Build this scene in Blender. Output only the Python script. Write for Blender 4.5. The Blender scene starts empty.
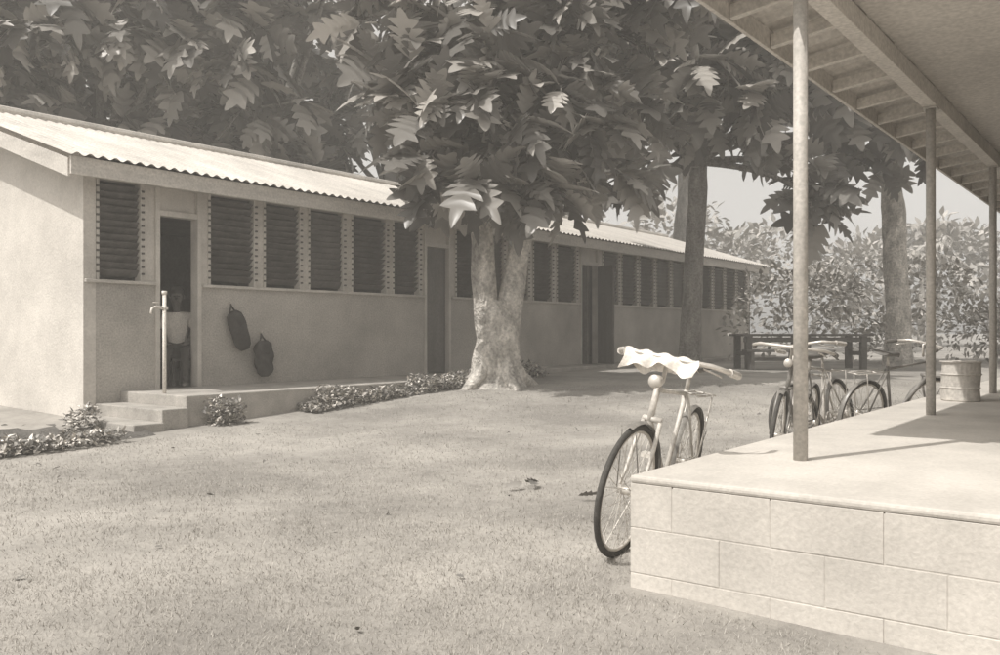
import bpy, math, random
import numpy as np
from mathutils import Vector, Matrix
random.seed(7); rng=np.random.default_rng(7)
scene=bpy.context.scene
AX=math.radians(52.76)
def site(x,y):
    "site survey offsets (east,north) -> building axes (s along the classroom block, t across)"
    return (0.605*x+0.796*y, -0.796*x+0.605*y)
def gh(s,t):
    y=0.796*s+0.605*t
    k=np.clip((y-8.5)/6.5,0,1); return 0.34*k*k*(3-2*k)
# ---------------------------------------------------------------- materials
TINT=(1.0,0.94,0.86)
def col(g,a=1.0): return (g*TINT[0],g*TINT[1],g*TINT[2],1)
def new_mat(name):
    m=bpy.data.materials.new(name); m.use_nodes=True
    nt=m.node_tree; b=nt.nodes['Principled BSDF']; return m,nt,b
def mat(name,g0,g1,scale=3.0,rough=0.8,bump=0.3,bscale=60,detail=4,spec=0.3,metal=0.0,stretch=None,dist=0.01,fine=0.15):
    m,nt,b=new_mat(name); N=nt.nodes; L=nt.links
    tc=N.new('ShaderNodeTexCoord'); mp=N.new('ShaderNodeMapping'); L.new(tc.outputs['Object'],mp.inputs[0])
    if stretch: mp.inputs['Scale'].default_value=stretch
    n=N.new('ShaderNodeTexNoise'); n.inputs['Scale'].default_value=scale; n.inputs['Detail'].default_value=detail; n.inputs['Roughness'].default_value=0.65
    L.new(mp.outputs[0],n.inputs['Vector'])
    r=N.new('ShaderNodeValToRGB'); r.color_ramp.elements[0].position=0.32; r.color_ramp.elements[1].position=0.68
    r.color_ramp.elements[0].color=col(g0); r.color_ramp.elements[1].color=col(g1); L.new(n.outputs[0],r.inputs[0])
    n2=N.new('ShaderNodeTexNoise'); n2.inputs['Scale'].default_value=bscale; n2.inputs['Detail'].default_value=2; L.new(tc.outputs['Object'],n2.inputs['Vector'])
    mr=N.new('ShaderNodeMapRange'); mr.inputs[1].default_value=0.3; mr.inputs[2].default_value=0.7; mr.inputs[3].default_value=1-fine; mr.inputs[4].default_value=1+fine
    L.new(n2.outputs[0],mr.inputs[0])
    mx=N.new('ShaderNodeVectorMath'); mx.operation='SCALE'; L.new(r.outputs[0],mx.inputs[0]); L.new(mr.outputs[0],mx.inputs['Scale'])
    L.new(mx.outputs[0],b.inputs['Base Color'])
    b.inputs['Roughness'].default_value=rough; b.inputs['Specular IOR Level'].default_value=spec; b.inputs['Metallic'].default_value=metal
    if bump>0:
        bp=N.new('ShaderNodeBump'); bp.inputs['Strength'].default_value=bump; bp.inputs['Distance'].default_value=dist
        L.new(n2.outputs[0],bp.inputs['Height']); L.new(bp.outputs[0],b.inputs['Normal'])
    return m
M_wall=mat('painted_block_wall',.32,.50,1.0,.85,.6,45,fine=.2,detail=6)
M_endwall=mat('pale_wall',.48,.66,1.0,.85,.5,40,fine=.08,detail=6)  # paler tone than the front wall material
M_frame=mat('painted_timber',.44,.60,2.5,.6,.2,50,fine=.08)
M_fascia=mat('fascia_paint',.42,.62,1.5,.6,.2,40,stretch=(.4,1,3))
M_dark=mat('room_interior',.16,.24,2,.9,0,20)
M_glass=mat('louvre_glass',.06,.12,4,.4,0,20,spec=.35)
M_door=mat('door_timber',.08,.14,3,.6,.2,30,stretch=(1,1,.2))
M_roof=mat('corrugated_iron',.42,.64,1.6,.5,.15,30,stretch=(1,.25,1),spec=.4)
M_conc=mat('concrete_slab',.28,.46,2.2,.9,.5,70)
M_plat=mat('platform_concrete',.44,.62,1.5,.9,.25,50,fine=.07,detail=7)
M_mortar=mat('mortar',.46,.56,6,.95,.4,80)
M_pipe=mat('painted_pipe',.36,.48,6,.55,.1,60,spec=.3)
M_porch=mat('porch_timber',.48,.62,2.5,.7,.2,40)
M_ceil=mat('ceiling_board',.44,.56,.8,.8,.15,30)
M_bark=mat('lichened_bark',.20,.70,4.5,.95,1.0,22,stretch=(1,1,.55),dist=.04,fine=.3,detail=6)
M_bark2=mat('dark_bark',.12,.30,5,.95,1.0,25,stretch=(1,1,.35),dist=.04,fine=.3)
M_dark_ground=mat('dark_ground',.08,.15,4,.95,1,40,dist=.03)
M_tyre=mat('tyre_rubber',.05,.08,10,.8,.2,90)
M_chrome=mat('bright_plating',.5,.65,12,.35,0,50,spec=.6,metal=.4,fine=.05)
M_bframe=mat('bicycle_paint',.16,.24,10,.35,0,50,spec=.5)
M_lframe=mat('bicycle_cream_paint',.45,.62,10,.4,0,50,spec=.5)
M_saddle=mat('leather',.10,.15,10,.5,.1,50)
M_wood=mat('weathered_wood',.08,.13,4,.85,.4,30,stretch=(.3,1,1))
M_drum=mat('drum_paint',.40,.58,7,.6,.3,40)
M_cloth=mat('white_cloth',.68,.8,7,.9,.2,60)
M_dcloth=mat('dark_canvas',.03,.06,9,.9,.5,50)
M_skin=mat('brown_skin',.10,.14,9,.6,0,50)
M_hair=mat('dark_hair',.03,.05,30,.8,.5,80)

def leaf_mat(name,g0,g1,rough=.38,trans=.0,spec=.5):
    m,nt,b=new_mat(name); N=nt.nodes; L=nt.links
    a=N.new('ShaderNodeAttribute'); a.attribute_name='tone'
    r=N.new('ShaderNodeMapRange'); r.inputs[1].default_value=.4; r.inputs[2].default_value=1.5; r.inputs[3].default_value=g0; r.inputs[4].default_value=g1
    L.new(a.outputs['Fac'],r.inputs[0])
    m2=N.new('ShaderNodeVectorMath'); m2.operation='SCALE'; m2.inputs[0].default_value=TINT; L.new(r.outputs[0],m2.inputs['Scale'])
    L.new(m2.outputs[0],b.inputs['Base Color']); b.inputs['Roughness'].default_value=rough; b.inputs['Specular IOR Level'].default_value=spec
    if trans>0:
        t=N.new('ShaderNodeBsdfTranslucent'); L.new(m2.outputs[0],t.inputs[0])
        mix=N.new('ShaderNodeMixShader'); mix.inputs[0].default_value=trans
        L.new(b.outputs[0],mix.inputs[1]); L.new(t.outputs[0],mix.inputs[2]); L.new(mix.outputs[0],N['Material Output'].inputs[0])
    return m
M_leaf=leaf_mat('breadfruit_leaf',.09,.42,.40,.15,.5)
M_leafbg=leaf_mat('far_leaf',.05,.42,.38,0,.5)
M_bush=leaf_mat('bush_leaf',.26,.5,.6)  # lightened so that fading with distance sits in the leaf colour
M_palm=leaf_mat('palm_leaf',.30,.50,.5)  # atmospheric paling over distance is put into the frond colour
M_bed=leaf_mat('bedding_leaf',.14,.75,.6)
M_grass=leaf_mat('grass_blade',.30,.46,.8,0,.1)

# ---------------------------------------------------------------- mesh builder
class MB:
    def __init__(s): s.v=[]; s.f=[]
    def box(s,x0,x1,y0,y1,z0,z1,M=None):
        b=len(s.v); c=[(x0,y0,z0),(x1,y0,z0),(x1,y1,z0),(x0,y1,z0),(x0,y0,z1),(x1,y0,z1),(x1,y1,z1),(x0,y1,z1)]
        if M is not None: c=[tuple(M@Vector(p)) for p in c]
        s.v+=c; s.f+=[tuple(b+i for i in q) for q in [(0,3,2,1),(4,5,6,7),(0,1,5,4),(1,2,6,5),(2,3,7,6),(3,0,4,7)]]
    def tube(s,pts,rad,n=8,closed=False,cap=True):
        pts=[Vector(p) for p in pts]; k=len(pts)
        if not hasattr(rad,'__len__'): rad=[rad]*k
        b=len(s.v); ref=None
        for i,p in enumerate(pts):
            if closed: d=pts[(i+1)%k]-pts[i-1]
            else: d=pts[min(i+1,k-1)]-pts[max(i-1,0)]
            d.normalize()
            if ref is None:
                ref=Vector((0,0,1)) if abs(d.z)<.9 else Vector((1,0,0))
            a=d.cross(ref).normalized(); c=a.cross(d).normalized(); ref=c
            for j in range(n):
                t=2*math.pi*j/n; s.v.append(tuple(p+(a*math.cos(t)+c*math.sin(t))*rad[i]))
        for i in range(k if closed else k-1):
            i2=(i+1)%k
            for j in range(n):
                j2=(j+1)%n; s.f.append((b+i*n+j,b+i*n+j2,b+i2*n+j2,b+i2*n+j))
        if cap and not closed:
            s.f.append(tuple(b+j for j in range(n))[::-1]); s.f.append(tuple(b+(k-1)*n+j for j in range(n)))
    def obj(s,name,m,parent=None,smooth=False,bevel=0):
        me=bpy.data.meshes.new(name); me.from_pydata(s.v,[],s.f); me.validate(); me.update()
        me.materials.append(m)
        if smooth: me.polygons.foreach_set('use_smooth',[True]*len(me.polygons))
        o=bpy.data.objects.new(name,me); scene.collection.objects.link(o)
        if parent: o.parent=parent
        if bevel:
            bv=o.modifiers.new('b','BEVEL'); bv.width=bevel; bv.segments=2; bv.limit_method='ANGLE'
        return o
def empty(name,loc=(0,0,0)):
    e=bpy.data.objects.new(name,None); e.location=loc; e.empty_display_size=.3; scene.collection.objects.link(e); return e
def npobj(name,V,F,m,parent=None,tone=None,smooth=False):
    me=bpy.data.meshes.new(name); nf,w=F.shape
    me.vertices.add(len(V)); me.vertices.foreach_set('co',V.astype(np.float32).ravel())
    me.loops.add(nf*w); me.loops.foreach_set('vertex_index',F.astype(np.int32).ravel())
    me.polygons.add(nf); me.polygons.foreach_set('loop_start',np.arange(nf,dtype=np.int32)*w)
    me.update(calc_edges=True)
    if tone is not None:
        a=me.attributes.new('tone','FLOAT','POINT'); a.data.foreach_set('value',tone.astype(np.float32))
    if smooth: me.polygons.foreach_set('use_smooth',np.ones(nf,dtype=bool))
    me.materials.append(m); o=bpy.data.objects.new(name,me); scene.collection.objects.link(o)
    if parent: o.parent=parent
    return o
def skin_body(name,joints,edges,m,parent,sub=2):
    me=bpy.data.meshes.new(name); me.from_pydata([j[:3] for j in joints],edges,[]); o=bpy.data.objects.new(name,me); scene.collection.objects.link(o); o.parent=parent
    me.materials.append(m); o.modifiers.new('skin','SKIN')
    for i,j in enumerate(joints):
        sv=me.skin_vertices[0].data[i]; sv.radius=(j[3],j[4] if len(j)>4 else j[3]); sv.use_root=(i==0)
    s=o.modifiers.new('sub','SUBSURF'); s.levels=sub; s.render_levels=sub
    return o

# ---------------------------------------------------------------- ground
def build_ground():
    xs=np.concatenate([[-400,-150,-60,-25],np.arange(-12,42,.5),[50,70,110,200,400]])
    ys=np.concatenate([[-400,-150,-60,-25],np.arange(-12,30,.5),[40,60,110,200,400]])
    X,Y=np.meshgrid(xs,ys,indexing='ij'); Z=gh(X,Y)+0.012*np.sin(X*1.7+Y*.6)+0.01*np.sin(Y*2.3-X*.9)
    V=np.stack([X.ravel(),Y.ravel(),Z.ravel()],1); ny=len(ys)
    i=np.arange(len(xs)-1)[:,None]*ny+np.arange(ny-1)[None,:]; i=i.ravel()
    F=np.stack([i,i+ny,i+ny+1,i+1],1)
    m,nt,b=new_mat('lawn'); N=nt.nodes; L=nt.links
    tc=N.new('ShaderNodeTexCoord')
    def noise(sc,d=6,ro=.6):
        n=N.new('ShaderNodeTexNoise'); n.inputs['Scale'].default_value=sc; n.inputs['Detail'].default_value=d; n.inputs['Roughness'].default_value=ro; L.new(tc.outputs['Object'],n.inputs[0]); return n
    a=noise(.6,7,.68); r=N.new('ShaderNodeValToRGB'); r.color_ramp.elements[0].position=.38; r.color_ramp.elements[1].position=.64
    r.color_ramp.elements[0].color=col(.235); r.color_ramp.elements[1].color=col(.40); L.new(a.outputs[0],r.inputs[0])
    c=noise(16,5,.7); mr=N.new('ShaderNodeMapRange'); mr.inputs[1].default_value=.3; mr.inputs[2].default_value=.7; mr.inputs[3].default_value=.88; mr.inputs[4].default_value=1.1; L.new(c.outputs[0],mr.inputs[0])
    s=N.new('ShaderNodeVectorMath'); s.operation='SCALE'; L.new(r.outputs[0],s.inputs[0]); L.new(mr.outputs[0],s.inputs['Scale'])
    L.new(s.outputs[0],b.inputs['Base Color']); b.inputs['Roughness'].default_value=.95; b.inputs['Specular IOR Level'].default_value=.1
    bp=N.new('ShaderNodeBump'); bp.inputs['Strength'].default_value=.5; bp.inputs['Distance'].default_value=.015; c2=noise(60,2); L.new(c2.outputs[0],bp.inputs['Height']); L.new(bp.outputs[0],b.inputs['Normal'])
    npobj('ground',V,F,m,smooth=True)
    n=330000
    u=rng.random(n); y=2.3*(14/2.3)**u; x=(rng.random(n)*2-1)*(.72*y+.8)
    S=0.605*x+0.796*y; T=-0.796*x+0.605*y
    patch=np.sin(S*1.3+1)*np.sin(T*1.7)+.6*np.sin(S*4.1+T*3.3)+.5*np.sin(S*9-T*7)
    keep=~((S>3.3)&(T<1.9))&~((T>8.3)&(S<12.7))&(T<10.1)&(rng.random(n)<.68+.25*patch)
    S=S[keep];T=T[keep];y=y[keep];n=len(S)
    h=.006+.018*rng.random(n)**2; w=.0012+.0004*y*rng.random(n); an=rng.random(n)*6.283; ln=rng.random((n,2))-.5
    z=gh(S,T)+0.012*np.sin(S*1.7+T*.6)+0.01*np.sin(T*2.3-S*.9)
    dx=np.cos(an)*w; dy=np.sin(an)*w
    V=np.empty((n,3,3)); V[:,0]=np.stack([S-dx,T-dy,z-.003],1); V[:,1]=np.stack([S+dx,T+dy,z-.003],1)
    V[:,2]=np.stack([S+ln[:,0]*.04,T+ln[:,1]*.04,z+h+.003],1)
    npobj('lawn_grass',V.reshape(-1,3),np.arange(3*n).reshape(-1,3),M_grass,tone=np.repeat(.5+1.0*rng.random(n),3))
build_ground()

# ---------------------------------------------------------------- classroom building
FL=0.40; TW=10.2; S0=5.3; S1=26.0; TB=16.2
SILL=1.75; WT=2.96; ZT=3.06
B=empty('classroom_building')
doors=[(6.28,6.82),(11.32,11.90),(16.36,17.02)]
wins=[(5.46,6.04),(7.00,7.75),(7.90,8.56),(8.71,9.42),(9.58,10.36),(10.50,11.16),
      (12.10,12.72),(12.88,13.55),(13.70,14.36),(14.52,15.22),(15.38,16.16),
      (17.25,17.98),(18.12,18.86),(19.0,19.74),(19.88,20.62),(20.76,21.5),(21.75,22.4),(22.55,23.2),(23.36,24.05),(24.2,24.9),(25.05,25.75)]
low=MB(); a=S0
for d0,d1 in doors+[(S1,S1)]:
    low.box(a,d0-.06,TW,TW+.15,0.0,SILL-.04); a=d1+.06
low.obj('front_wall',M_wall,B)
sill=MB(); a=S0+.003
for d0,d1 in doors+[(S1,S1)]:
    sill.box(a,d0-.07,TW-.05,TW+.17,SILL-.04,SILL); a=d1+.07
sill.obj('window_sills',M_frame,B,bevel=.006)
hd=MB(); hd.box(S0,S1,TW,TW+.15,WT,ZT); 
fr=MB(); pegs=MB(); gl=MB()
ev=sorted(wins+[(d0-.06,d1+.06) for d0,d1 in doors]); a=S0
for w0,w1 in ev+[(S1,S1)]:
    if w0-a>.005: fr.box(a,w0,TW+.01,TW+.13,SILL,WT)
    a=w1
for (d0,d1) in doors:
    fr.box(d0-.06,d0,TW-.02,TW+.14,FL,WT); fr.box(d1,d1+.06,TW-.02,TW+.14,FL,WT)
    fr.box(d0,d1,TW-.01,TW+.13,2.60,2.67); fr.box(d0,d1,TW+.04,TW+.08,2.67,WT)
for (w0,w1) in wins:
    n=13
    fr.box(w0-.012,w0+.025,TW-.012,TW+.12,SILL+.001,WT-.002); fr.box(w1-.025,w1+.012,TW-.012,TW+.12,SILL+.001,WT-.002)
    op=random.uniform(36,68)
    for i in range(n):
        zc=SILL+.05+(WT-SILL-.1)*(i+.5)/n
        R=Matrix.Translation((0,TW+.055,zc))@Matrix.Rotation(math.radians(-op+random.uniform(-4,4)),4,'X')
        gl.box(w0+.027,w1-.027,-.055,.055,-.003,.003,R)
        for e in (w0,w1): pegs.box(e-.016,e+.016,TW-.035,TW-.013,zc-.012,zc+.012)
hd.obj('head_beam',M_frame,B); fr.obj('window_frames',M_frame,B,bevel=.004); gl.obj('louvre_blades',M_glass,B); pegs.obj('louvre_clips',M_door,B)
dl=MB()
dl.box(11.33,11.89,TW+.06,TW+.10,FL+.01,2.595)
R=Matrix.Translation((17.0,TW-.02,0))@Matrix.Rotation(math.radians(62),4,'Z'); dl.box(-.64,0,-.04,0,FL+.02,2.58,R)
R=Matrix.Translation((6.29,TW+.16,0))@Matrix.Rotation(math.radians(84),4,'Z'); dl.box(0,.52,0,.04,FL+.02,2.58,R)
for zc in (1.0,2.0): dl.box(11.40,11.82,TW+.045,TW+.062,zc-.4,zc+.4)
dl.obj('door_leaves',M_door,B,bevel=.004)
ew=MB(); PIT=.32; rz=lambda t: 3.10+PIT*((t-9.75) if t<13.2 else (26.4-t-9.75))
ew.v+=[(S0-.01,TW-.01,0),(S0-.01,TB,0),(S0-.01,TB,rz(TB)-.04),(S0-.01,13.2,rz(13.2)-.04),(S0-.01,TW-.01,rz(TW)-.05)]; ew.f.append((0,1,2,3,4)[::-1])
ew.v+=[(S0+.14,p[1],p[2]) for p in ew.v[:5]]; ew.f.append((5,6,7,8,9))
for i in range(5): ew.f.append((i,(i+1)%5,5+(i+1)%5,5+i))
ew.obj('gable_wall',M_endwall,B)
ew=MB()
ew.v+=[(S1+.01,TW-.01,0),(S1+.01,TB,0),(S1+.01,TB,rz(TB)-.04),(S1+.01,13.2,rz(13.2)-.04),(S1+.01,TW-.01,rz(TW)-.05)]; ew.f.append((0,1,2,3,4))
ew.obj('far_gable_wall',M_wall,B)
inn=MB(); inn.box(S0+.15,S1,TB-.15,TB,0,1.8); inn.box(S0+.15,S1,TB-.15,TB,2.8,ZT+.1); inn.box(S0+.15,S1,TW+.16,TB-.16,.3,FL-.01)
inn.box(S0+.15,11.8,TB-.14,TB-.01,1.8,2.8)  # unseen back openings closed off to keep the near room dark
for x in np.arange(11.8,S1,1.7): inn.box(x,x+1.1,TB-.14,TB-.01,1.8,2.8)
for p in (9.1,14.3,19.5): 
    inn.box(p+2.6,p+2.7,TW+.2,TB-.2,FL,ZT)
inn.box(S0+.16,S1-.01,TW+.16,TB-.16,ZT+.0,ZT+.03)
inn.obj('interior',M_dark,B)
fa=MB(); fa.box(4.92,S1+.4,9.74,9.78,2.89,3.09)
b=len(fa.v)
pts=[(9.78,2.86),(13.2,2.86+PIT*3.42),(13.2,3.04+PIT*3.42),(9.78,3.07)]
for x in (4.90,4.94): fa.v+=[(x,p[0],p[1]) for p in pts]
fa.f+=[(b,b+1,b+2,b+3)[::-1],(b+4,b+5,b+6,b+7)]+[(b+i,b+(i+1)%4,b+4+(i+1)%4,b+4+i) for i in range(4)]
b=len(fa.v); pts=[(16.62,2.86),(13.2,2.86+PIT*3.42),(13.2,3.04+PIT*3.42),(16.62,3.07)]
for x in (4.90,4.94): fa.v+=[(x,p[0],p[1]) for p in pts]
fa.f+=[(b,b+1,b+2,b+3),(b+4,b+5,b+6,b+7)[::-1]]+[(b+i,b+(i+1)%4,b+4+(i+1)%4,b+4+i) for i in range(4)]
fa.obj('fascia_boards',M_fascia,B)
so=MB(); so.box(S0,S1+.39,9.79,TW,2.99,3.01); so.obj('soffit',M_frame,B)
def corrugated(name,s0,s1,t0,t1,zf,per=.15,amp=.018,parent=None,m=M_roof):
    n=int((s1-s0)/per*8); S=np.linspace(s0,s1,n); rows=[t0,t1]
    V=[];F=[]
    for t in rows:
        for x in S: V.append((x,t,zf(t)+amp*math.cos(2*math.pi*x/per)))
    for r in range(len(rows)-1):
        for i in range(n-1): F.append((r*n+i,r*n+i+1,(r+1)*n+i+1,(r+1)*n+i))
    return npobj(name,np.array(V),np.array(F),m,parent)
corrugated('iron_roof_front',4.86,S1+.45,9.66,13.2,lambda t:3.135+PIT*(t-9.75),parent=B)
corrugated('iron_roof_back',4.86,S1+.45,13.2,16.74,lambda t:3.135+PIT*(16.65-t),parent=B)
rc=MB(); rc.tube([(4.84,13.2,4.27),(S1+.47,13.2,4.27)],.07,8); rc.obj('ridge_cap',M_roof,B)
# seated person just inside the near doorway (local: faces +x)
pl=(6.86,10.72,FL)
pe=empty('seated_person',pl); pe.rotation_euler=(0,0,math.radians(-125))
shirt=[(0,0,.50,.13,.14),(0,0,.66,.115,.14),(.02,0,.84,.12,.155),(.03,0,.98,.065,.085),
       (.02,.16,.94,.062),(.06,.21,.76,.048),(.02,-.16,.94,.062),(.06,-.21,.76,.048)]
skin_body('shirt',shirt,[(0,1),(1,2),(2,3),(2,4),(4,5),(2,6),(6,7)],M_cloth,pe)
leg=[(0,0,.48,.13,.14),(.02,.10,.46,.085),(.40,.12,.48,.065),(.42,.12,.24,.05),(.42,.12,.06,.04),(.02,-.10,.46,.085),(.40,-.12,.48,.065),(.42,-.12,.24,.05),(.42,-.12,.06,.04)]
skin_body('trousers',leg,[(0,1),(1,2),(2,3),(3,4),(0,5),(5,6),(6,7),(7,8)],M_dcloth,pe)
for s_ in (1,-1):
    A=[(.06,s_*.21,.77,.04),(.10,s_*.22,.68,.038),(.26,s_*.15,.59,.03),(.32,s_*.12,.565,.025),(.36,s_*.11,.56,.026,.016)]
    skin_body('forearm',A,[(0,1),(1,2),(2,3),(3,4)],M_skin,pe)
    for k in range(4):
        o=(k-1.5)*.017; l=(0,.012,.01,-.008)[k]
        skin_body('finger',[(.36,s_*.11+o*.8,.56,.009),(.41+l,s_*.11+o,.562,.008),(.44+l,s_*.11+o,.545,.007)],[(0,1),(1,2)],M_skin,pe,1)
    skin_body('thumb',[(.345,s_*.085,.56,.010),(.37,s_*.065,.565,.009),(.395,s_*.06,.56,.007)],[(0,1),(1,2)],M_skin,pe,1)
    ft=[(.40,s_*.12,.05,.04),(.50,s_*.12,.035,.04,.03),(.60,s_*.12,.03,.03,.02)]
    skin_body('foot',ft,[(0,1),(1,2)],M_skin,pe)
skin_body('head',[(.03,0,.97,.05),(.05,0,1.06,.05),(.07,0,1.13,.075,.07),(.06,0,1.22,.095,.08),(.05,0,1.27,.07)],[(0,1),(1,2),(2,3),(3,4)],M_skin,pe)
h=MB()
h.tube([(.03,0,1.17),(.02,0,1.22),(.03,0,1.28),(.04,0,1.32),(.05,0,1.335)],[.09,.105,.10,.07,.02],14); h.obj('hair',M_hair,pe,smooth=True)
h=MB(); h.tube([(.13,0,1.21),(.165,0,1.18),(.15,0,1.165)],[.008,.016,.012],8); h.tube([(.135,-.025,1.125),(.15,0,1.128),(.135,.025,1.125)],.007,6)
for s_ in (1,-1): h.tube([(.07,s_*.085,1.18),(.06,s_*.095,1.20),(.06,s_*.09,1.22)],.012,6)
h.obj('nose_mouth_ears',M_skin,pe,smooth=True)
h=MB()
for s_ in (1,-1): h.tube([(.135,s_*.045,1.20),(.148,s_*.032,1.20),(.138,s_*.018,1.20)],[.004,.008,.004],6)
h.obj('eyes',M_hair,pe,smooth=True)
st=MB(); st.box(-.2,.2,-.2,.2,.33,.36)
for x in (-.17,.14):
    for y in (-.17,.14): st.box(x,x+.035,y,y+.035,0,.33)
ch_=empty('stool',pl); st.obj('stool_frame',M_wood,ch_)

# concrete walkway and steps
W=empty('concrete_walkway')
w=MB(); w.box(5.75,12.6,8.8,TW-.002,-.1,FL); w.obj('slab',M_conc,W,bevel=.012)
w=MB(); w.box(5.42,5.747,8.75,TW-.004,-.1,.27); w.obj('upper_step',M_conc,W,bevel=.012)
w=MB(); w.box(5.06,5.417,8.7,TW-.006,-.1,.135); w.obj('lower_step',M_conc,W,bevel=.012)
w=MB(); w.box(12.6,26.4,9.5,TW-.003,-.1,.42); w.obj('far_slab',M_conc,W,bevel=.012)
gv=[];gf=[]
X=np.linspace(-1,5.2,40); Y=np.linspace(8.35,10.9,16)
for i,x in enumerate(X):
    for j,y in enumerate(Y):
        ed=min(j,15-j)
        gv.append((x,y+.08*math.sin(x*3.1)*(1 if j==0 else 0),(.03+.05*random.random()) if ed>0 else -.03))
for i in range(39):
    for j in range(15): gf.append((i*16+j,(i+1)*16+j,(i+1)*16+j+1,i*16+j+1))
npobj('dark_ground_strip',np.array(gv),np.array(gf),M_dark_ground,smooth=True)  # dark bumpy ground strip left of the steps

P=empty('water_standpipe'); p=MB(); p.tube([(5.82,9.35,.3),(5.82,9.35,1.58)],.022,8); p.tube([(5.82,9.35,1.40),(5.66,9.28,1.41),(5.60,9.25,1.39),(5.58,9.24,1.33)],.013,8)
p.tube([(5.82,9.35,1.56),(5.82,9.35,1.60)],.032,8); p.box(5.79,5.85,9.32,9.38,1.38,1.42); p.tube([(5.72,9.30,1.46),(5.64,9.29,1.46)],.006,6); p.obj('pipe',M_cloth,P,smooth=True)

def bag(name,cx,z0,z1,w,tilt,strap):
    E=empty(name,(cx,TW-.11,0)); mb=MB(); n=12; pts=[];rr=[]
    for i in range(n):
        q=i/(n-1); pts.append((tilt*(1-q),0,z0+(z1-z0)*q)); rr.append(w*(.62+.38*math.sin(math.pi*(.12+.76*(1-q)**.8)))*(1 if 0<i<n-1 else .6))
    mb.tube(pts,rr,18)
    mb.v=[(v[0]+.008*math.sin(v[2]*29+v[0]*20),v[1]*.65+.012*math.sin(v[2]*34+v[0]*25),v[2]) for v in mb.v]
    mb.tube([(-w*.4,0,z1-.02),(-w*.1,.03,strap-.05),(0,.05,strap),(w*.1,.03,strap-.05),(w*.4,0,z1-.02)],.012,6)
    mb.tube([(-w*.75+tilt*.25,-w*.30,z0+(z1-z0)*.72),(tilt*.3,-w*.66,z0+(z1-z0)*.62),(w*.75+tilt*.25,-w*.30,z0+(z1-z0)*.72)],.012,6)
    mb.obj('canvas',M_dcloth,E,smooth=True); k=MB(); k.tube([(0,.10,strap+.01),(0,.03,strap+.01),(0,.03,strap+.035)],.008,6); k.obj('peg',M_chrome,E); return E
bag('hanging_bag',7.30,.88,1.40,.135,.20,1.50)
bag('hanging_bag',7.80,.50,1.00,.15,.03,1.10)

# ---------------------------------------------------------------- veranda on the right
V_=empty('veranda')
PS0=3.38; PT=1.86; PZ=.50
bl=MB(); mo=MB()
mo.box(PS0+.0035,18,-2,PT-.0035,-.1,PZ-.04)
zz=[-.13,.08,.275,.468]
for r in range(3):
    z0,z1=zz[r]+.0025,zz[r+1]-.0025
    t=PT; L=.2 if r%2==0 else .41
    while t>-2:
        t1=t-L+.005
        bl.box(PS0+random.uniform(0,.002),PS0+.19,t1,t,z0,z1); t=t-L; L=.42
    s=PS0+.2; L=.41 if r%2==0 else .2
    while s<17.8:
        bl.box(s,s+L-.005,PT-.19,PT-random.uniform(0,.002),z0,z1); s+=L; L=.42
bl.obj('platform_blocks',M_plat,V_,bevel=.002); mo.obj('platform_core',M_plat,V_)
sl=MB(); sl.box(PS0-.002,18,-2,PT+.002,.466,PZ); sl.obj('platform_slab',M_plat,V_,bevel=.012)
ps=MB()
posts=[4.27,7.19,10.11,13.03,15.95]
for s in posts: ps.tube([(s,1.42,PZ-.01),(s,1.42,2.80)],.034,14); 
ps.obj('posts',M_pipe,V_,smooth=True)
pf=MB()
for s in posts: pf.box(s-.05,s+.05,1.37,1.47,2.785,2.798)
pf.obj('post_plates',M_pipe,V_)
uz=lambda t: 3.02+.13*(1.42-t)
bm=MB(); bm.box(4.0,18,1.37,1.47,2.80,2.92)
def skew(mb,s0,s1,t0,t1,dz0,dz1):
    b=len(mb.v)
    for s in (s0,s1):
        mb.v+=[(s,t0,uz(t0)+dz0),(s,t1,uz(t1)+dz0),(s,t1,uz(t1)+dz1),(s,t0,uz(t0)+dz1)]
    mb.f+=[(b,b+1,b+2,b+3),(b+4,b+7,b+6,b+5)]+[(b+i,b+4+i,b+4+(i+1)%4,b+(i+1)%4) for i in range(4)]
s=4.02
while s<18:
    skew(bm,s,s+.05,1.30,1.935,-.10,-.022); s+=.62
bm.box(4.0,18,1.938,1.965,2.845,2.965)
bm.obj('beam_and_rafters',M_porch,V_,bevel=.004)
ce=MB(); ce.box(4.0,18,-2,1.365,2.925,2.94); 
ce.obj('ceiling',M_ceil,V_)
tr=MB()
for tt in (.55,-.35,-1.2): tr.box(4.0,18,tt-.02,tt+.02,2.912,2.924)
tr.obj('ceiling_battens',M_porch,V_)
corrugated('veranda_iron_roof',3.95,18,2.03,-2.2,lambda t:uz(t)+.035,parent=V_)
vw=MB(); vw.box(3.9,18,-2.15,-2,0,2.92); vw.box(3.9,4.05,-6,-2.15,0,2.92); vw.obj('inner_wall',M_endwall,V_)
vd=MB(); vd.box(6,6.9,-1.998,-1.96,.5,2.5); vd.box(8.2,9.8,-1.998,-1.96,1.3,2.4); vd.obj('inner_doors',M_door,V_,bevel=.004)

q=site(4.16,7.95); dr=empty('metal_drum',(q[0],q[1],PZ)); g=MB()
g.tube([(0,0,0),(0,0,.01),(0,0,.11),(0,0,.12),(0,0,.13),(0,0,.23),(0,0,.24),(0,0,.25),(0,0,.34),(0,0,.35)],[.155,.165,.158,.168,.158,.158,.168,.158,.158,.168],28)
g.v=[(v[0]+.006*math.sin(v[2]*19+v[1]*21),v[1]+.006*math.sin(v[0]*17+v[2]*15),v[2]) for v in g.v]
g.obj('drum_body',M_drum,dr,smooth=False)
g=MB(); g.tube([(.168*math.cos(a),.168*math.sin(a),.352) for a in np.linspace(0,6.283,29)[:-1]],.008,6,closed=True); g.obj('drum_rim',M_drum,dr,smooth=True)

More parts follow.
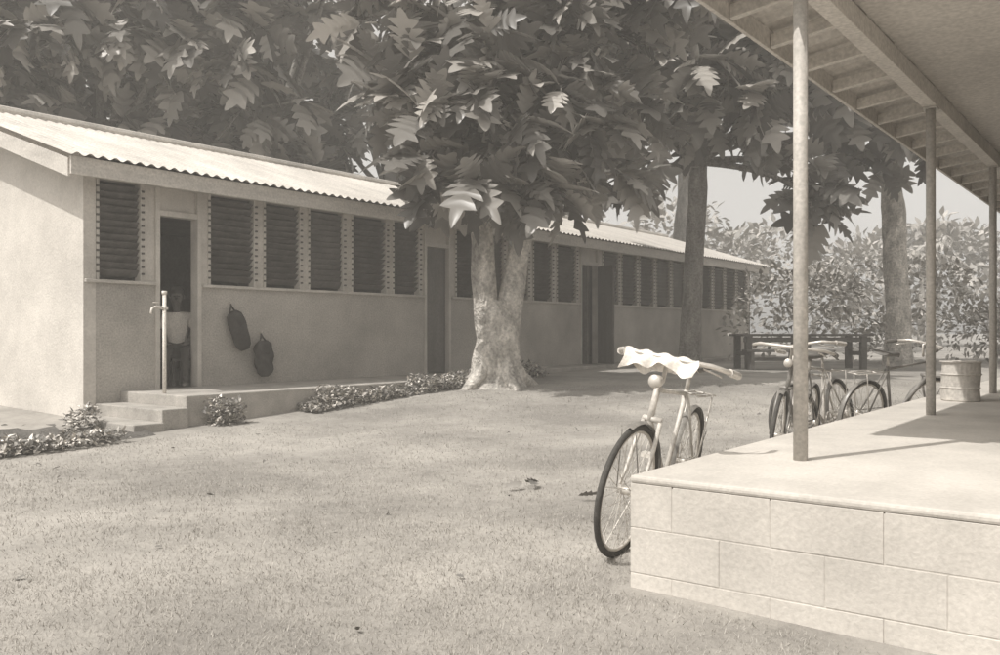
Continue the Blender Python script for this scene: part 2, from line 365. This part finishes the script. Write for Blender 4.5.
# ---------------------------------------------------------------- bicycles
def bicycle(name,rear,front,lean,steer=0,light=True,cloth=False):
    rx,ry=rear; fx,fy=front
    z=float(gh(np.array(rx),np.array(ry)))+.01
    E=empty(name,(rx,ry,z)); yaw=math.atan2(fy-ry,fx-rx)
    E.rotation_mode='XYZ'; E.rotation_euler=(lean,0,yaw)
    R=.335; WB=1.10
    ty=MB(); rim=MB(); ch=MB(); fr=MB(); gd=MB()
    St=Matrix.Translation((WB-.06,0,0))@Matrix.Rotation(steer,4,'Z')@Matrix.Translation((-(WB-.06),0,0))
    def tr(pts,f): return [St@Vector(p) for p in pts] if f else pts
    for cx,f in ((0,False),(WB,True)):
        circ=lambda r,n=40: [(cx+r*math.cos(a),0,R+r*math.sin(a)) for a in np.linspace(0,2*math.pi,n+1)[:-1]]
        ty.tube(tr(circ(R-.016),f),.016,8,closed=True)
        rim.tube(tr(circ(R-.038),f),.009,6,closed=True)
        ch.tube(tr([(cx,-.05,R),(cx,.05,R)],f),.022,10)
        for i in range(32):
            a=2*math.pi*i/32; a2=a+(.5 if i%4<2 else -.5); sd=.03 if i%2 else -.03
            rim.tube(tr([(cx+.02*math.cos(a2),sd,R+.02*math.sin(a2)),(cx+(R-.045)*math.cos(a),0,R+(R-.045)*math.sin(a))],f),.0018,4,cap=False)
        aa=np.linspace(math.radians(-5),math.radians(205),22)
        if f: aa=np.linspace(math.radians(70),math.radians(200),18)
        b=len(gd.v)
        for a in aa:
            for k,(w,dr_) in enumerate(((-.022,-.012),(0,0.0),(.022,-.012))):
                p=Vector((cx+(R+.016+dr_)*math.cos(a),w,R+(R+.016+dr_)*math.sin(a))); 
                gd.v.append(tuple(St@p if f else p))
        for i in range(len(aa)-1):
            for k in range(2): gd.f.append((b+i*3+k,b+i*3+k+1,b+i*3+k+4,b+i*3+k+3))
    bb=(.44,0,.29); seat=(.27,0,.80); hb=(.945,0,.68)
    fr.tube([bb,seat],.014,10); fr.tube([bb,hb],.015,10); fr.tube([(.285,0,.77),(.905,0,.83)],.013,10)
    fr.tube([(.885,0,.89),hb],.018,10)
    for y in (-.05,.05):
        fr.tube([(0,y,R),(.40,y*.6,.29)],.009,8); fr.tube([(0,y,R),(.275,y*.3,.77)],.008,8)
        fr.tube(tr([(.945,y*.9,.68),(1.0,y*1.1,.52),(1.04,y*1.1,.42),(WB,y*1.1,R)],True),[.012,.011,.009,.007],8)
    fr.tube(tr([(.945,-.05,.685),(.945,.05,.685)],True),.015,8)
    ch.tube([(.275,0,.79),(.255,0,.90)],.013,8)
    ch.tube(tr([(.895,0,.87),(.875,0,.99),(.92,0,1.0)],True),.012,8)
    bar=[(.70,-.31,.965),(.80,-.30,.98),(.90,-.24,1.0),(.93,-.12,1.0),(.92,0,1.0),(.93,.12,1.0),(.90,.24,1.0),(.80,.30,.98),(.70,.31,.965)]
    ch.tube(tr(bar,True),.013,8)
    grip=MB()
    for sg in (-1,1): grip.tube(tr([(.68,sg*.31,.962),(.80,sg*.30,.98)],True),.02,8); ch.tube(tr([(.90,sg*.20,.98),(.80,sg*.24,.955),(.76,sg*.25,.945)],True),.005,6)
    lampm=MB(); lampm.tube(tr([(.93,0,.88),(.95,0,.88),(1.0,0,.88),(1.01,0,.88)],True),[.02,.03,.035,.03],14)
    fr.tube([(.44,-.06,.29),(.44,.06,.29)],.02,10)
    ch.tube([(.44+.095*math.cos(a),.055,.29+.095*math.sin(a)) for a in np.linspace(0,6.283,25)[:-1]],.006,6,closed=True)
    for k in range(5):
        a=k*1.2566; ch.tube([(.44,.055,.29),(.44+.09*math.cos(a),.055,.29+.09*math.sin(a))],.005,5)
    ch.tube([(.44,.07,.29),(.57,.08,.20)],.009,6); ch.tube([(.44,-.07,.29),(.31,-.08,.38)],.009,6)
    grip.box(.53,.61,.09,.18,.19,.215); grip.box(.27,.35,-.18,-.09,.37,.395)
    grip.tube([(.44,.055,.385),(.0,.055,.375)],.005,5); grip.tube([(.44,.055,.195),(.0,.055,.295)],.005,5)
    ch.tube([(.0,.055,.375),(0,.055,.295)],.03,8)
    sd=MB(); secs=[(.13,.095,.935),(.17,.105,.93),(.24,.07,.918),(.33,.035,.915),(.41,.02,.912),(.43,.01,.905)]; b=len(sd.v)
    for x,w,zz_ in secs:
        for k in range(8):
            a=2*math.pi*k/8; sd.v.append((x,w*math.cos(a),zz_+(.028 if math.sin(a)<0 else .018)*math.sin(a)))
    for i in range(len(secs)-1):
        for k in range(8): sd.f.append((b+i*8+k,b+i*8+(k+1)%8,b+(i+1)*8+(k+1)%8,b+(i+1)*8+k))
    sd.f.append(tuple(b+k for k in range(8))); sd.f.append(tuple(b+(len(secs)-1)*8+k for k in range(8))[::-1])
    for y in (-.06,0,.06): ch.tube([(-.22,y,.74),(.22,y,.76)],.005,6)
    ch.tube([(-.22,-.07,.74),(-.22,.07,.74)],.005,6); ch.tube([(.05,-.07,.75),(.05,.07,.75)],.005,6)
    for y in (-.07,.07): ch.tube([(-.12,y,.745),(0,y,R)],.005,6)
    for y in (-.06,.06): gd.tube([(-.30,y*.6,.50),(0,y,R)],.003,5); gd.tube(tr([(1.21,y*.6,.645),(WB,y,R)],True),.003,5)
    if cloth:
        cm=MB(); nu,nv=26,13
        for i in range(nu):
            for j in range(nv):
                u=i/(nu-1); v=j/(nv-1); a=(v-.5)*2; y=-.22+.40*u
                drop=.085*abs(a)**1.2*(1+.30*math.sin(u*5+1+a)+.16*math.sin(u*15+a*2))
                x=.925+.045*a*(1-abs(a)*.3)+.014*math.sin(u*19+v*3)*abs(a)
                cm.v.append(tuple(St@Vector((x,y+.012*math.sin(a*4),1.018-drop+.006*math.sin(u*25+a)))))
        for i in range(nu-1):
            for j in range(nv-1): cm.f.append((i*nv+j,(i+1)*nv+j,(i+1)*nv+j+1,i*nv+j+1))
        cm.obj('draped_cloth',M_cloth,E,smooth=True)
    ty.obj('tyres',M_tyre,E,smooth=True); rim.obj('rims_and_spokes',M_chrome,E,smooth=True); ch.obj('plated_parts',M_chrome,E,smooth=True)
    fr.obj('frame_and_fork',M_lframe if light else M_bframe,E,smooth=True); gd.obj('mudguards',M_bframe,E,smooth=True)
    grip.obj('grips_and_pedals',M_lframe if light else M_saddle,E,smooth=False); sd.obj('saddle',M_saddle,E,smooth=True); lampm.obj('headlamp',M_chrome,E,smooth=True)
    return E
bicycle('bicycle',site(1.06,5.33),site(.58,4.34),math.radians(-10),math.radians(-7),cloth=True)
bicycle('bicycle',site(2.62,7.60),site(2.05,6.66),math.radians(-7),math.radians(6),False)
bicycle('bicycle',site(3.25,8.3),site(2.55,7.45),math.radians(8),math.radians(-15),True)
bicycle('bicycle',site(3.35,8.25),site(4.30,8.85),math.radians(9),math.radians(-20),False)

# ---------------------------------------------------------------- leaves
def leaf_shape(n=10,w=.34,deep=.45,fold=.10,droop=.25,sweep=.09):
    V=[];F=[]
    for i in range(n+1):
        x=i/n; env=math.sin(math.pi*min(1,(x*.90+.06)))**.65
        hw=w*env*(1 if i%2==1 else deep) if 0<i<n else .01
        z=-droop*x*x
        sx=sweep if i%2==1 else -.01
        V+=[(x,0,z),(x+sx,hw,z+fold*hw/w-.12*hw),(x+sx,-hw,z+fold*hw/w-.12*hw)]
    for i in range(n):
        a=3*i; b=a+3
        F+=[(a,b,b+1,a+1),(a,a+2,b+2,b)]
    return np.array(V),np.array(F)
def lobed_leaf(L=4,w=.42,deep=.42,fold=.12,droop=.3):
    "breadfruit leaf: rounded, forward-pointing finger lobes either side of the midrib"
    st=[]; 
    for l in range(L):
        x0=.07+.70*l/L; dx=.70/L
        env=math.sin(math.pi*(.24+.52*(l+.5)/L))**.9
        st+= [(x0,x0+.02,deep*env),(x0+dx*.25,x0+dx*.75,.80*env),(x0+dx*.5,x0+dx*1.15,1.0*env),(x0+dx*.85,x0+dx*1.30,.78*env)]
    st=[(0,0,.02)]+st+[(.78,.83,.30),(.90,.93,.24),(.97,1.01,.12),(1,1.05,.01)]
    V=[];F=[]
    for (xm,xe,h) in st:
        hw=w*h; V+=[(xm,0,-droop*xm*xm),(xe,hw,-droop*xe*xe+fold*h-.12*h*h),(xe,-hw,-droop*xe*xe+fold*h-.12*h*h)]
    for i in range(len(st)-1):
        a=3*i; b=a+3; F+=[(a,b,b+1,a+1),(a,a+2,b+2,b)]
    return np.array(V),np.array(F)
LEAF_A=lobed_leaf(4); LEAF_B=lobed_leaf(3,.42,.46); LEAF_S=leaf_shape(3,.30,.9,droop=.15); LEAF_P=leaf_shape(8,.36,.5)
def axes(d,roll):
    d=d/np.linalg.norm(d,axis=1,keepdims=True); up=np.tile([0,0,1.0],(len(d),1))
    y=np.cross(up,d); nn=np.linalg.norm(y,axis=1,keepdims=True); y=np.where(nn<1e-3,[[0,1,0]],y/np.maximum(nn,1e-6))
    z=np.cross(d,y); c=np.cos(roll)[:,None]; s=np.sin(roll)[:,None]
    return d, y*c+z*s, z*c-y*s
def leaves(name,pos,d,size,m,parent=None,shape=LEAF_A,tone=None,rolls=.5):
    n=len(pos); V0,F0=shape; x,y,z=axes(d,rng.normal(0,rolls,n)); wy=rng.uniform(.75,1.1,n)[:,None,None]; bz=rng.uniform(.3,1.9,n)[:,None,None]
    V=pos[:,None,:]+size[:,None,None]*(V0[None,:,0:1]*x[:,None,:]+wy*V0[None,:,1:2]*y[:,None,:]+bz*V0[None,:,2:3]*z[:,None,:])
    F=(F0[None]+(np.arange(n)*len(V0))[:,None,None]).reshape(-1,F0.shape[1])
    if tone is None: tone=.4+1.1*rng.random(n)**1.3
    return npobj(name,V.reshape(-1,3),F,m,parent,np.repeat(tone,len(V0)),smooth=False)
def rosettes(cent,axis,k,size):
    n=len(cent); C=np.repeat(cent,k,0); A=np.repeat(axis,k,0)
    r=rng.normal(size=(n*k,3)); r-= (r*A).sum(1,keepdims=True)*A; r/=np.linalg.norm(r,axis=1,keepdims=True)
    e=rng.uniform(-.25,.9,n*k)[:,None]
    d=r*np.sqrt(1-np.clip(e,-.9,.9)**2)+A*e; d[:,2]-=.22
    s=size*rng.uniform(.6,1.15,n*k)
    return C+d*.08,d,s
def crown(name,clumps,dens,size,m,parent,shape,k=9):
    P=[];A=[]
    for (x,y,z,rx,rz_) in clumps:
        n=max(3,int(dens*rx*rx*1.0*(rz_/rx)**.5))
        q=rng.normal(size=(n,3)); q/=np.linalg.norm(q,axis=1,keepdims=True)
        rad=rng.uniform(.45,1.05,n)[:,None]
        P.append(np.array([x,y,z])+q*rad*np.array([rx,rx,rz_])); a=q+np.array([0,0,.45])+rng.normal(0,.25,(n,3)); A.append(a/np.linalg.norm(a,axis=1,keepdims=True))
    P=np.concatenate(P);A=np.concatenate(A)
    c,d,s=rosettes(P,A,k,size); leaves(name,c,d,s,m,parent,shape)
    return P
def branch(mb,a,b,r0,r1,sag=.0,n=7,wob=.08):
    a=Vector(a);b=Vector(b); L=(b-a).length; pts=[];rr=[]
    w1=Vector((random.uniform(-1,1),random.uniform(-1,1),random.uniform(-.5,.5)))*wob*L
    for i in range(n+1):
        t=i/n; pts.append(a.lerp(b,t)+w1*math.sin(math.pi*t)+Vector((0,0,sag*L*math.sin(math.pi*t)))); rr.append(r0+(r1-r0)*t)
    mb.tube(pts,rr,8)
def rtrunk(mb,pts,rad,n=18,lump=.07,seed=0):
    P=[Vector(p) for p in pts]; out=[];rr=[]
    for i in range(len(P)-1):
        for k in range(6): t=k/6; out.append(P[i].lerp(P[i+1],t)); rr.append(rad[i]+(rad[i+1]-rad[i])*t)
    out.append(P[-1]); rr.append(rad[-1]); b=len(mb.v); mb.tube(out,rr,n)
    for i in range(len(out)):
        for j in range(n):
            v=Vector(mb.v[b+i*n+j]); c=out[i]; a=2*math.pi*j/n
            f=1+lump*(math.sin(3*a+out[i].z*2.1+seed)+.6*math.sin(5*a-out[i].z*4+seed*2)+.5*math.sin(2*a+out[i].z*9))*(1 if rr[i]<.4 else 1.8)
            mb.v[b+i*n+j]=tuple(c+(v-c)*f)
def tree(name,base,trunks,clumps,dens,size,m,bark,shape=LEAF_A,k=9,br=.09):
    E=empty(name,(base[0],base[1],base[2]))
    mb=MB()
    for i,(pts,rad) in enumerate(trunks): rtrunk(mb,pts,rad,seed=i*2.3+base[0])
    tops=[Vector(t[0][-1]) for t in trunks if t[0][-1][2]>1.8]
    P=crown('crown',clumps,dens,size,m,E,shape,k)
    for c in clumps:
        cv=Vector(c[:3]); t=min(tops,key=lambda q:(q-cv).length)
        branch(mb,t,cv,br*min(1,.5+c[3]*.35),.03,.05)
        near=[p for p in P if (Vector(p)-cv).length<c[3]*1.1][:10]
        for p in near[:8]: branch(mb,cv.lerp(t,.15),p,.03,.012,n=4)
    mb.obj('trunk_and_limbs',bark,E,smooth=True)
    return E
def loc(x,y,base):
    s,t=site(x,y); return (s-base[0],t-base[1])
b0=site(-.05,13.5); base=(b0[0],b0[1],float(gh(np.array(b0[0]),np.array(b0[1])))-.03)
def C(x,y,z,rx,rz_): q=loc(x,y,base); return (q[0],q[1],z-base[2],rx,rz_)
def Q(x,y,z): q=loc(x,y,base); return (q[0],q[1],z-base[2])
g0=base[2]
trunks=[([Q(-.05,13.5,g0-.1),Q(-.06,13.5,g0+.10),Q(-.06,13.5,g0+.3),Q(-.05,13.5,.95),Q(-.04,13.5,1.35),Q(-.02,13.5,1.6)],[.60,.44,.37,.33,.29,.18]),
        ([Q(-.12,13.5,1.0),Q(-.21,13.5,1.5),Q(-.25,13.5,2.0),Q(-.26,13.4,2.5),Q(-.35,13.3,3.2)],[.22,.20,.18,.17,.14]),
        ([Q(.04,13.5,1.0),Q(.14,13.55,1.5),Q(.22,13.6,2.0),Q(.30,13.6,2.5),Q(.45,13.6,3.3)],[.22,.20,.18,.17,.14])]
for a in (0.3,1.5,2.6,3.9,5.2):
    x,y=-.05+.72*math.cos(a),13.5+.72*math.sin(a)
    trunks.append(([Q(-.05+.1*math.cos(a),13.5+.1*math.sin(a),g0+.5),Q(-.05+.38*math.cos(a),13.5+.38*math.sin(a),g0+.16),Q(x,y,g0-.06)],[.17,.12,.04]))
cl=[C(-1.0,12.9,3.45,.6,.5),C(-.4,12.6,3.15,.6,.4),C(.35,12.7,3.4,.6,.45),C(-.9,12.7,4.3,.8,.55),C(0,12.5,4.4,.95,.65),C(1.1,13,4.3,.75,.6),C(1.5,13.6,3.5,.4,.35),
    C(-1.0,13.4,5.2,.85,.6),C(.2,13.2,5.6,1.1,.75),C(1.5,13.3,5.4,1.0,.7),C(2.2,14,4.7,.6,.5),C(.2,14.6,4.7,1.0,.7),C(-1.5,13.8,6.3,.85,.6),C(.4,13.5,6.9,1.3,.8),C(2.3,13.8,6.5,1.0,.7)]
tree('breadfruit_tree',base,trunks,cl,21,.72,M_leaf,M_bark,k=8)
b0=site(3.9,18.0); base=(b0[0],b0[1],.28); 
trunks=[([Q(3.88,18,.2),Q(3.87,18,.6),Q(3.9,18,1.5),Q(4.0,18,3.0),Q(4.05,18,4.6)],[.32,.23,.20,.19,.18])]
cl=[C(2.3,17.3,4.2,.7,.45),C(3.0,17.2,5.3,1.0,.7),C(4.3,17,5.8,1.2,.8),C(5.6,17.3,5.3,.9,.7),C(6.3,17.6,4.3,.6,.6),C(6.4,17.4,3.5,.35,.4),C(2.3,17.5,6.4,1.2,.8),C(4,17.2,7.0,1.5,.9),C(6,17.4,6.6,1.2,.8),
    C(7.4,18,5.8,.8,.7),C(3,18.5,8,1.9,1.2),C(5.4,18.4,8.2,1.9,1.2),C(7.6,18.6,7.1,1.1,.9)]
tree('breadfruit_tree',base,trunks,cl,15,.78,M_leaf,M_bark2,k=8,br=.12)
b0=site(9.0,20.0); base=(b0[0],b0[1],.3)
trunks=[([Q(9.05,20,.2),Q(9.05,20,.8),Q(9.0,20,2.2),Q(8.95,20,3.8),Q(8.8,20,5.0)],[.34,.28,.26,.25,.2])]
cl=[C(7.7,19.4,4.6,.7,.6),C(8.6,19,5.5,.9,.6),C(7.4,19.6,6.4,1.1,.8),C(9,19.6,6.9,1.3,.9),C(10.4,20,6.2,1.0,.6),C(8.2,20.5,8.2,1.8,1.1),C(10.6,20.5,7.8,1.5,1.1)]
tree('breadfruit_tree',base,trunks,cl,14,.78,M_leaf,M_bark,k=8,br=.11)
def back_tree(x,y,h,r,lo=.32):
    global base
    b0=site(x,y); base=(b0[0],b0[1],0.3)
    trunks=[([Q(x,y,.2),Q(x,y,h*.3),Q(x+.2,y,h*.5)],[.4,.3,.24])]; cl=[]
    for i in range(14):
        a=random.uniform(0,6.28); q=random.uniform(.2,.85)*r; zz_=random.uniform(lo,1.0)*h
        cl.append(C(x+q*math.cos(a),y+q*math.sin(a)*.8,zz_,r*random.uniform(.26,.42),r*random.uniform(.2,.32)))
    tree('breadfruit_tree',base,trunks,cl,9,.82,M_leafbg,M_bark2,LEAF_B,k=8,br=.12)
for a_ in [(-13.0,20,10,4.6),(-9.2,19.8,9.5,4.2),(-5.8,21.5,10.5,4.2),(-9.5,27,13,5),(-3.8,28,11,3.2),(2.5,32,15,4.2,.55),(7.0,34,16,4.6,.55)]:
    back_tree(*a_)

def leafmass(name,blobs,n_per,size,m,shape=LEAF_S,parent=None):
    P=[];D=[]
    for (x,y,z,rx,rz_) in blobs:
        s,t=site(x,y); n=int(n_per*rx*rx)
        q=rng.normal(size=(n,3)); q/=np.linalg.norm(q,axis=1,keepdims=True)
        q[:,2]=np.abs(q[:,2])*np.where(rng.random(n)<.8,1,-1)
        P.append(np.array([s,t,z])+q*rng.uniform(.55,1.12,n)[:,None]*np.array([rx,rx,rz_])); D.append(q+rng.normal(0,.6,(n,3)))
    P=np.concatenate(P); D=np.concatenate(D)
    return leaves(name,P,D,size*rng.uniform(.6,1.3,len(P)),m,parent,shape)
bl=[]
for i in range(26):
    x=6.6+i*.42+random.uniform(-.3,.3); bl.append((x,23+random.uniform(-1.2,1.5),.8+random.uniform(-.2,1.4)*(1 if x<12 else .6),random.uniform(.6,1.1),random.uniform(.6,1.1)))
leafmass('hedge',bl,300,.17,M_bush)
bl=[]
for i in range(64):
    x=-12+i*1.2; bl.append((x+random.uniform(-1,1),48+random.uniform(-5,8),1.4+random.uniform(0,5.2)**(1 if x>8 else .8),random.uniform(1.6,2.8),random.uniform(1.3,2.4)))
leafmass('distant_trees',bl,75,.5,M_bush)
def palm(x,y,h,lean,fl=2.6):
    s,t=site(x,y); E=empty('palm_tree',(s,t,.3)); mb=MB(); pts=[(lean*(i/8)**2,0,h*i/8) for i in range(9)]
    mb.tube(pts,[.2-.08*i/8 for i in range(9)],10); top=Vector(pts[-1]); P=[];D=[]
    for k in range(17):
        a=k*2.4+random.uniform(-.2,.2); el=random.uniform(-.2,1.1); d=Vector((math.cos(a)*math.cos(el),math.sin(a)*math.cos(el),math.sin(el))); fp=[]
        for i in range(9): q=i/8; fp.append(top+d*fl*q+Vector((0,0,-1.5*q*q*(fl/2.6))))
        mb.tube(fp,[.03-.02*i/8 for i in range(9)],4,cap=False)
        for i in range(34):
            q=.12+.88*i/34; j=min(int(q*8),7); p=fp[j].lerp(fp[j+1],q*8-j); td=(fp[j+1]-fp[j]).normalized(); sd=td.cross(Vector((0,0,1))).normalized()
            for sg in (-1,1): P.append(p); D.append(sd*sg+td*.7+Vector((0,0,-.45)))
    mb.obj('palm_trunk',M_bark,E,smooth=True)
    P=np.array([tuple(p) for p in P]);D=np.array([tuple(p) for p in D])
    leaves('fronds',P,D,np.full(len(P),.6)*rng.uniform(.8,1.2,len(P)),M_palm,E,leaf_shape(2,.06,.9,fold=0,droop=.2),rolls=.2)
palm(24.5,50,6.2,-.4); palm(22.0,46,4.6,.4)

def bedrow(name,s0,s1,t0,t1,h,n):
    S=rng.uniform(s0,s1,n); T=rng.uniform(t0,t1,n)
    lump=.5+.5*np.sin(S*5.3+T*3)*np.sin(S*2.1+1)
    Z=gh(S,T)+rng.random(n)*h*lump
    P=np.stack([S,T,Z],1); D=rng.normal(0,1,(n,3)); D[:,2]=np.abs(D[:,2])*.8
    leaves(name,P,D,rng.uniform(.035,.08,n),M_bed,None,LEAF_S,tone=.4+1.3*rng.random(n)**2)
bedrow('border_plants',7.3,12.5,8.45,8.8,.28,5200)
bedrow('border_plants',5.95,6.35,8.5,8.8,.32,500)
bedrow('border_plants',3.0,4.75,8.25,8.7,.18,1500)
bedrow('border_plants',4.75,5.05,9.3,9.6,.3,280)

s0,t0=site(6.3,18.6); T=empty('timber_table',(s0,t0,.33)); T.rotation_euler=(0,0,-AX+math.radians(4)); mb=MB()
for k in range(4): mb.box(-1.35,1.45,-.4+k*.205,-.4+k*.205+.19,.70,.75)
for x in (-1.2,.05,1.25):
    for y in (-.33,.33): mb.box(x-.06,x+.06,y-.06,y+.06,0,.70)
    mb.box(x-.04,x+.04,-.27,.27,.3,.38)
mb.box(-1.3,1.4,-.36,-.32,.58,.68); mb.obj('table_planks',M_wood,T,bevel=.006)
s0,t0=site(5.5,17.9); T=empty('timber_bench',(s0,t0,.33)); T.rotation_euler=(0,0,-AX+math.radians(4)); mb=MB()
mb.box(-.55,.6,-.15,.15,.38,.43); mb.box(-.45,-.38,-.13,.13,0,.38); mb.box(.42,.5,-.13,.13,0,.38); mb.box(-.38,.42,-.02,.02,.2,.27); mb.obj('bench_planks',M_wood,T,bevel=.006)
n=60; y=rng.uniform(3.2,12,n); x=rng.uniform(-.55,.5,n)*y; S=.605*x+.796*y; T_=-.796*x+.605*y
k=~((S>3.2)&(T_<2))&(T_<8.3); P=np.stack([S,T_,gh(S,T_)+.02],1)[k]; D=rng.normal(0,1,(len(P),3)); D[:,2]*=.15
P=np.concatenate([P,[[*site(.22,6.3),.03],[*site(.28,6.4),.035],[*site(.16,6.35),.03],[*site(.52,5.85),.035]]]); D=np.concatenate([D,[[1,.3,.1],[.3,1,0],[-1,.2,.1],[.5,-.8,.2]]])
sz=rng.uniform(.03,.06,len(P)); sz[-4:]=.13; leaves('fallen_leaves',P,D,sz,leaf_mat('dead_leaf',.14,.3,.7),None,LEAF_P)

# ---------------------------------------------------------------- scattering volume added to lift the darks and fade the contrast
hz=MB(); hz.box(-20,75,-30,65,-.5,11); ho=hz.obj('fade_volume',M_mortar)
hm=bpy.data.materials.new('fade_scatter'); hm.use_nodes=True; N=hm.node_tree.nodes; L=hm.node_tree.links
N.remove(N['Principled BSDF']); vs=N.new('ShaderNodeVolumeScatter'); vs.inputs['Density'].default_value=.009; vs.inputs['Color'].default_value=(1,.96,.90,1); vs.inputs['Anisotropy'].default_value=0
L.new(vs.outputs[0],N['Material Output'].inputs['Volume']); ho.data.materials.clear(); ho.data.materials.append(hm)

# ---------------------------------------------------------------- light and camera
w=bpy.data.worlds.new('World'); scene.world=w; w.use_nodes=True; N=w.node_tree.nodes; L=w.node_tree.links
bg=N['Background']; sky=N.new('ShaderNodeTexSky'); sky.sky_type='NISHITA'; sky.sun_disc=False
el=math.radians(55); hd_=Vector((-.94,.34)).normalized()
sky.sun_elevation=el; sky.sun_rotation=math.atan2(hd_.x,hd_.y)%(2*math.pi); sky.dust_density=4
bw=N.new('ShaderNodeRGBToBW'); L.new(sky.outputs[0],bw.inputs[0])
ad=N.new('ShaderNodeMath'); ad.operation='ADD'; ad.inputs[1].default_value=2.8; L.new(bw.outputs[0],ad.inputs[0])   # constant added to brighten the sky and its fill light
mx=N.new('ShaderNodeVectorMath'); mx.operation='SCALE'; mx.inputs[0].default_value=(1,.955,.89); L.new(ad.outputs[0],mx.inputs['Scale'])
L.new(mx.outputs[0],bg.inputs[0]); bg.inputs[1].default_value=.15
sd=bpy.data.lights.new('sun','SUN'); sd.energy=4.0; sd.angle=math.radians(.5); sd.color=(1,.96,.90)
so=bpy.data.objects.new('sun',sd); scene.collection.objects.link(so)
dv=Vector((hd_.x*math.cos(el),hd_.y*math.cos(el),math.sin(el))); so.rotation_euler=dv.to_track_quat('Z','Y').to_euler(); so.location=dv*40
cam=bpy.data.cameras.new('camera'); co=bpy.data.objects.new('camera',cam); scene.collection.objects.link(co)
co.location=(0,0,1.12); co.rotation_euler=(math.radians(90),0,-AX); cam.lens=31.7; cam.sensor_width=36; cam.shift_y=.0045; cam.clip_end=1500; cam.clip_start=.05
scene.camera=co
scene.view_settings.view_transform='Standard'; scene.view_settings.look='None'; scene.view_settings.exposure=0
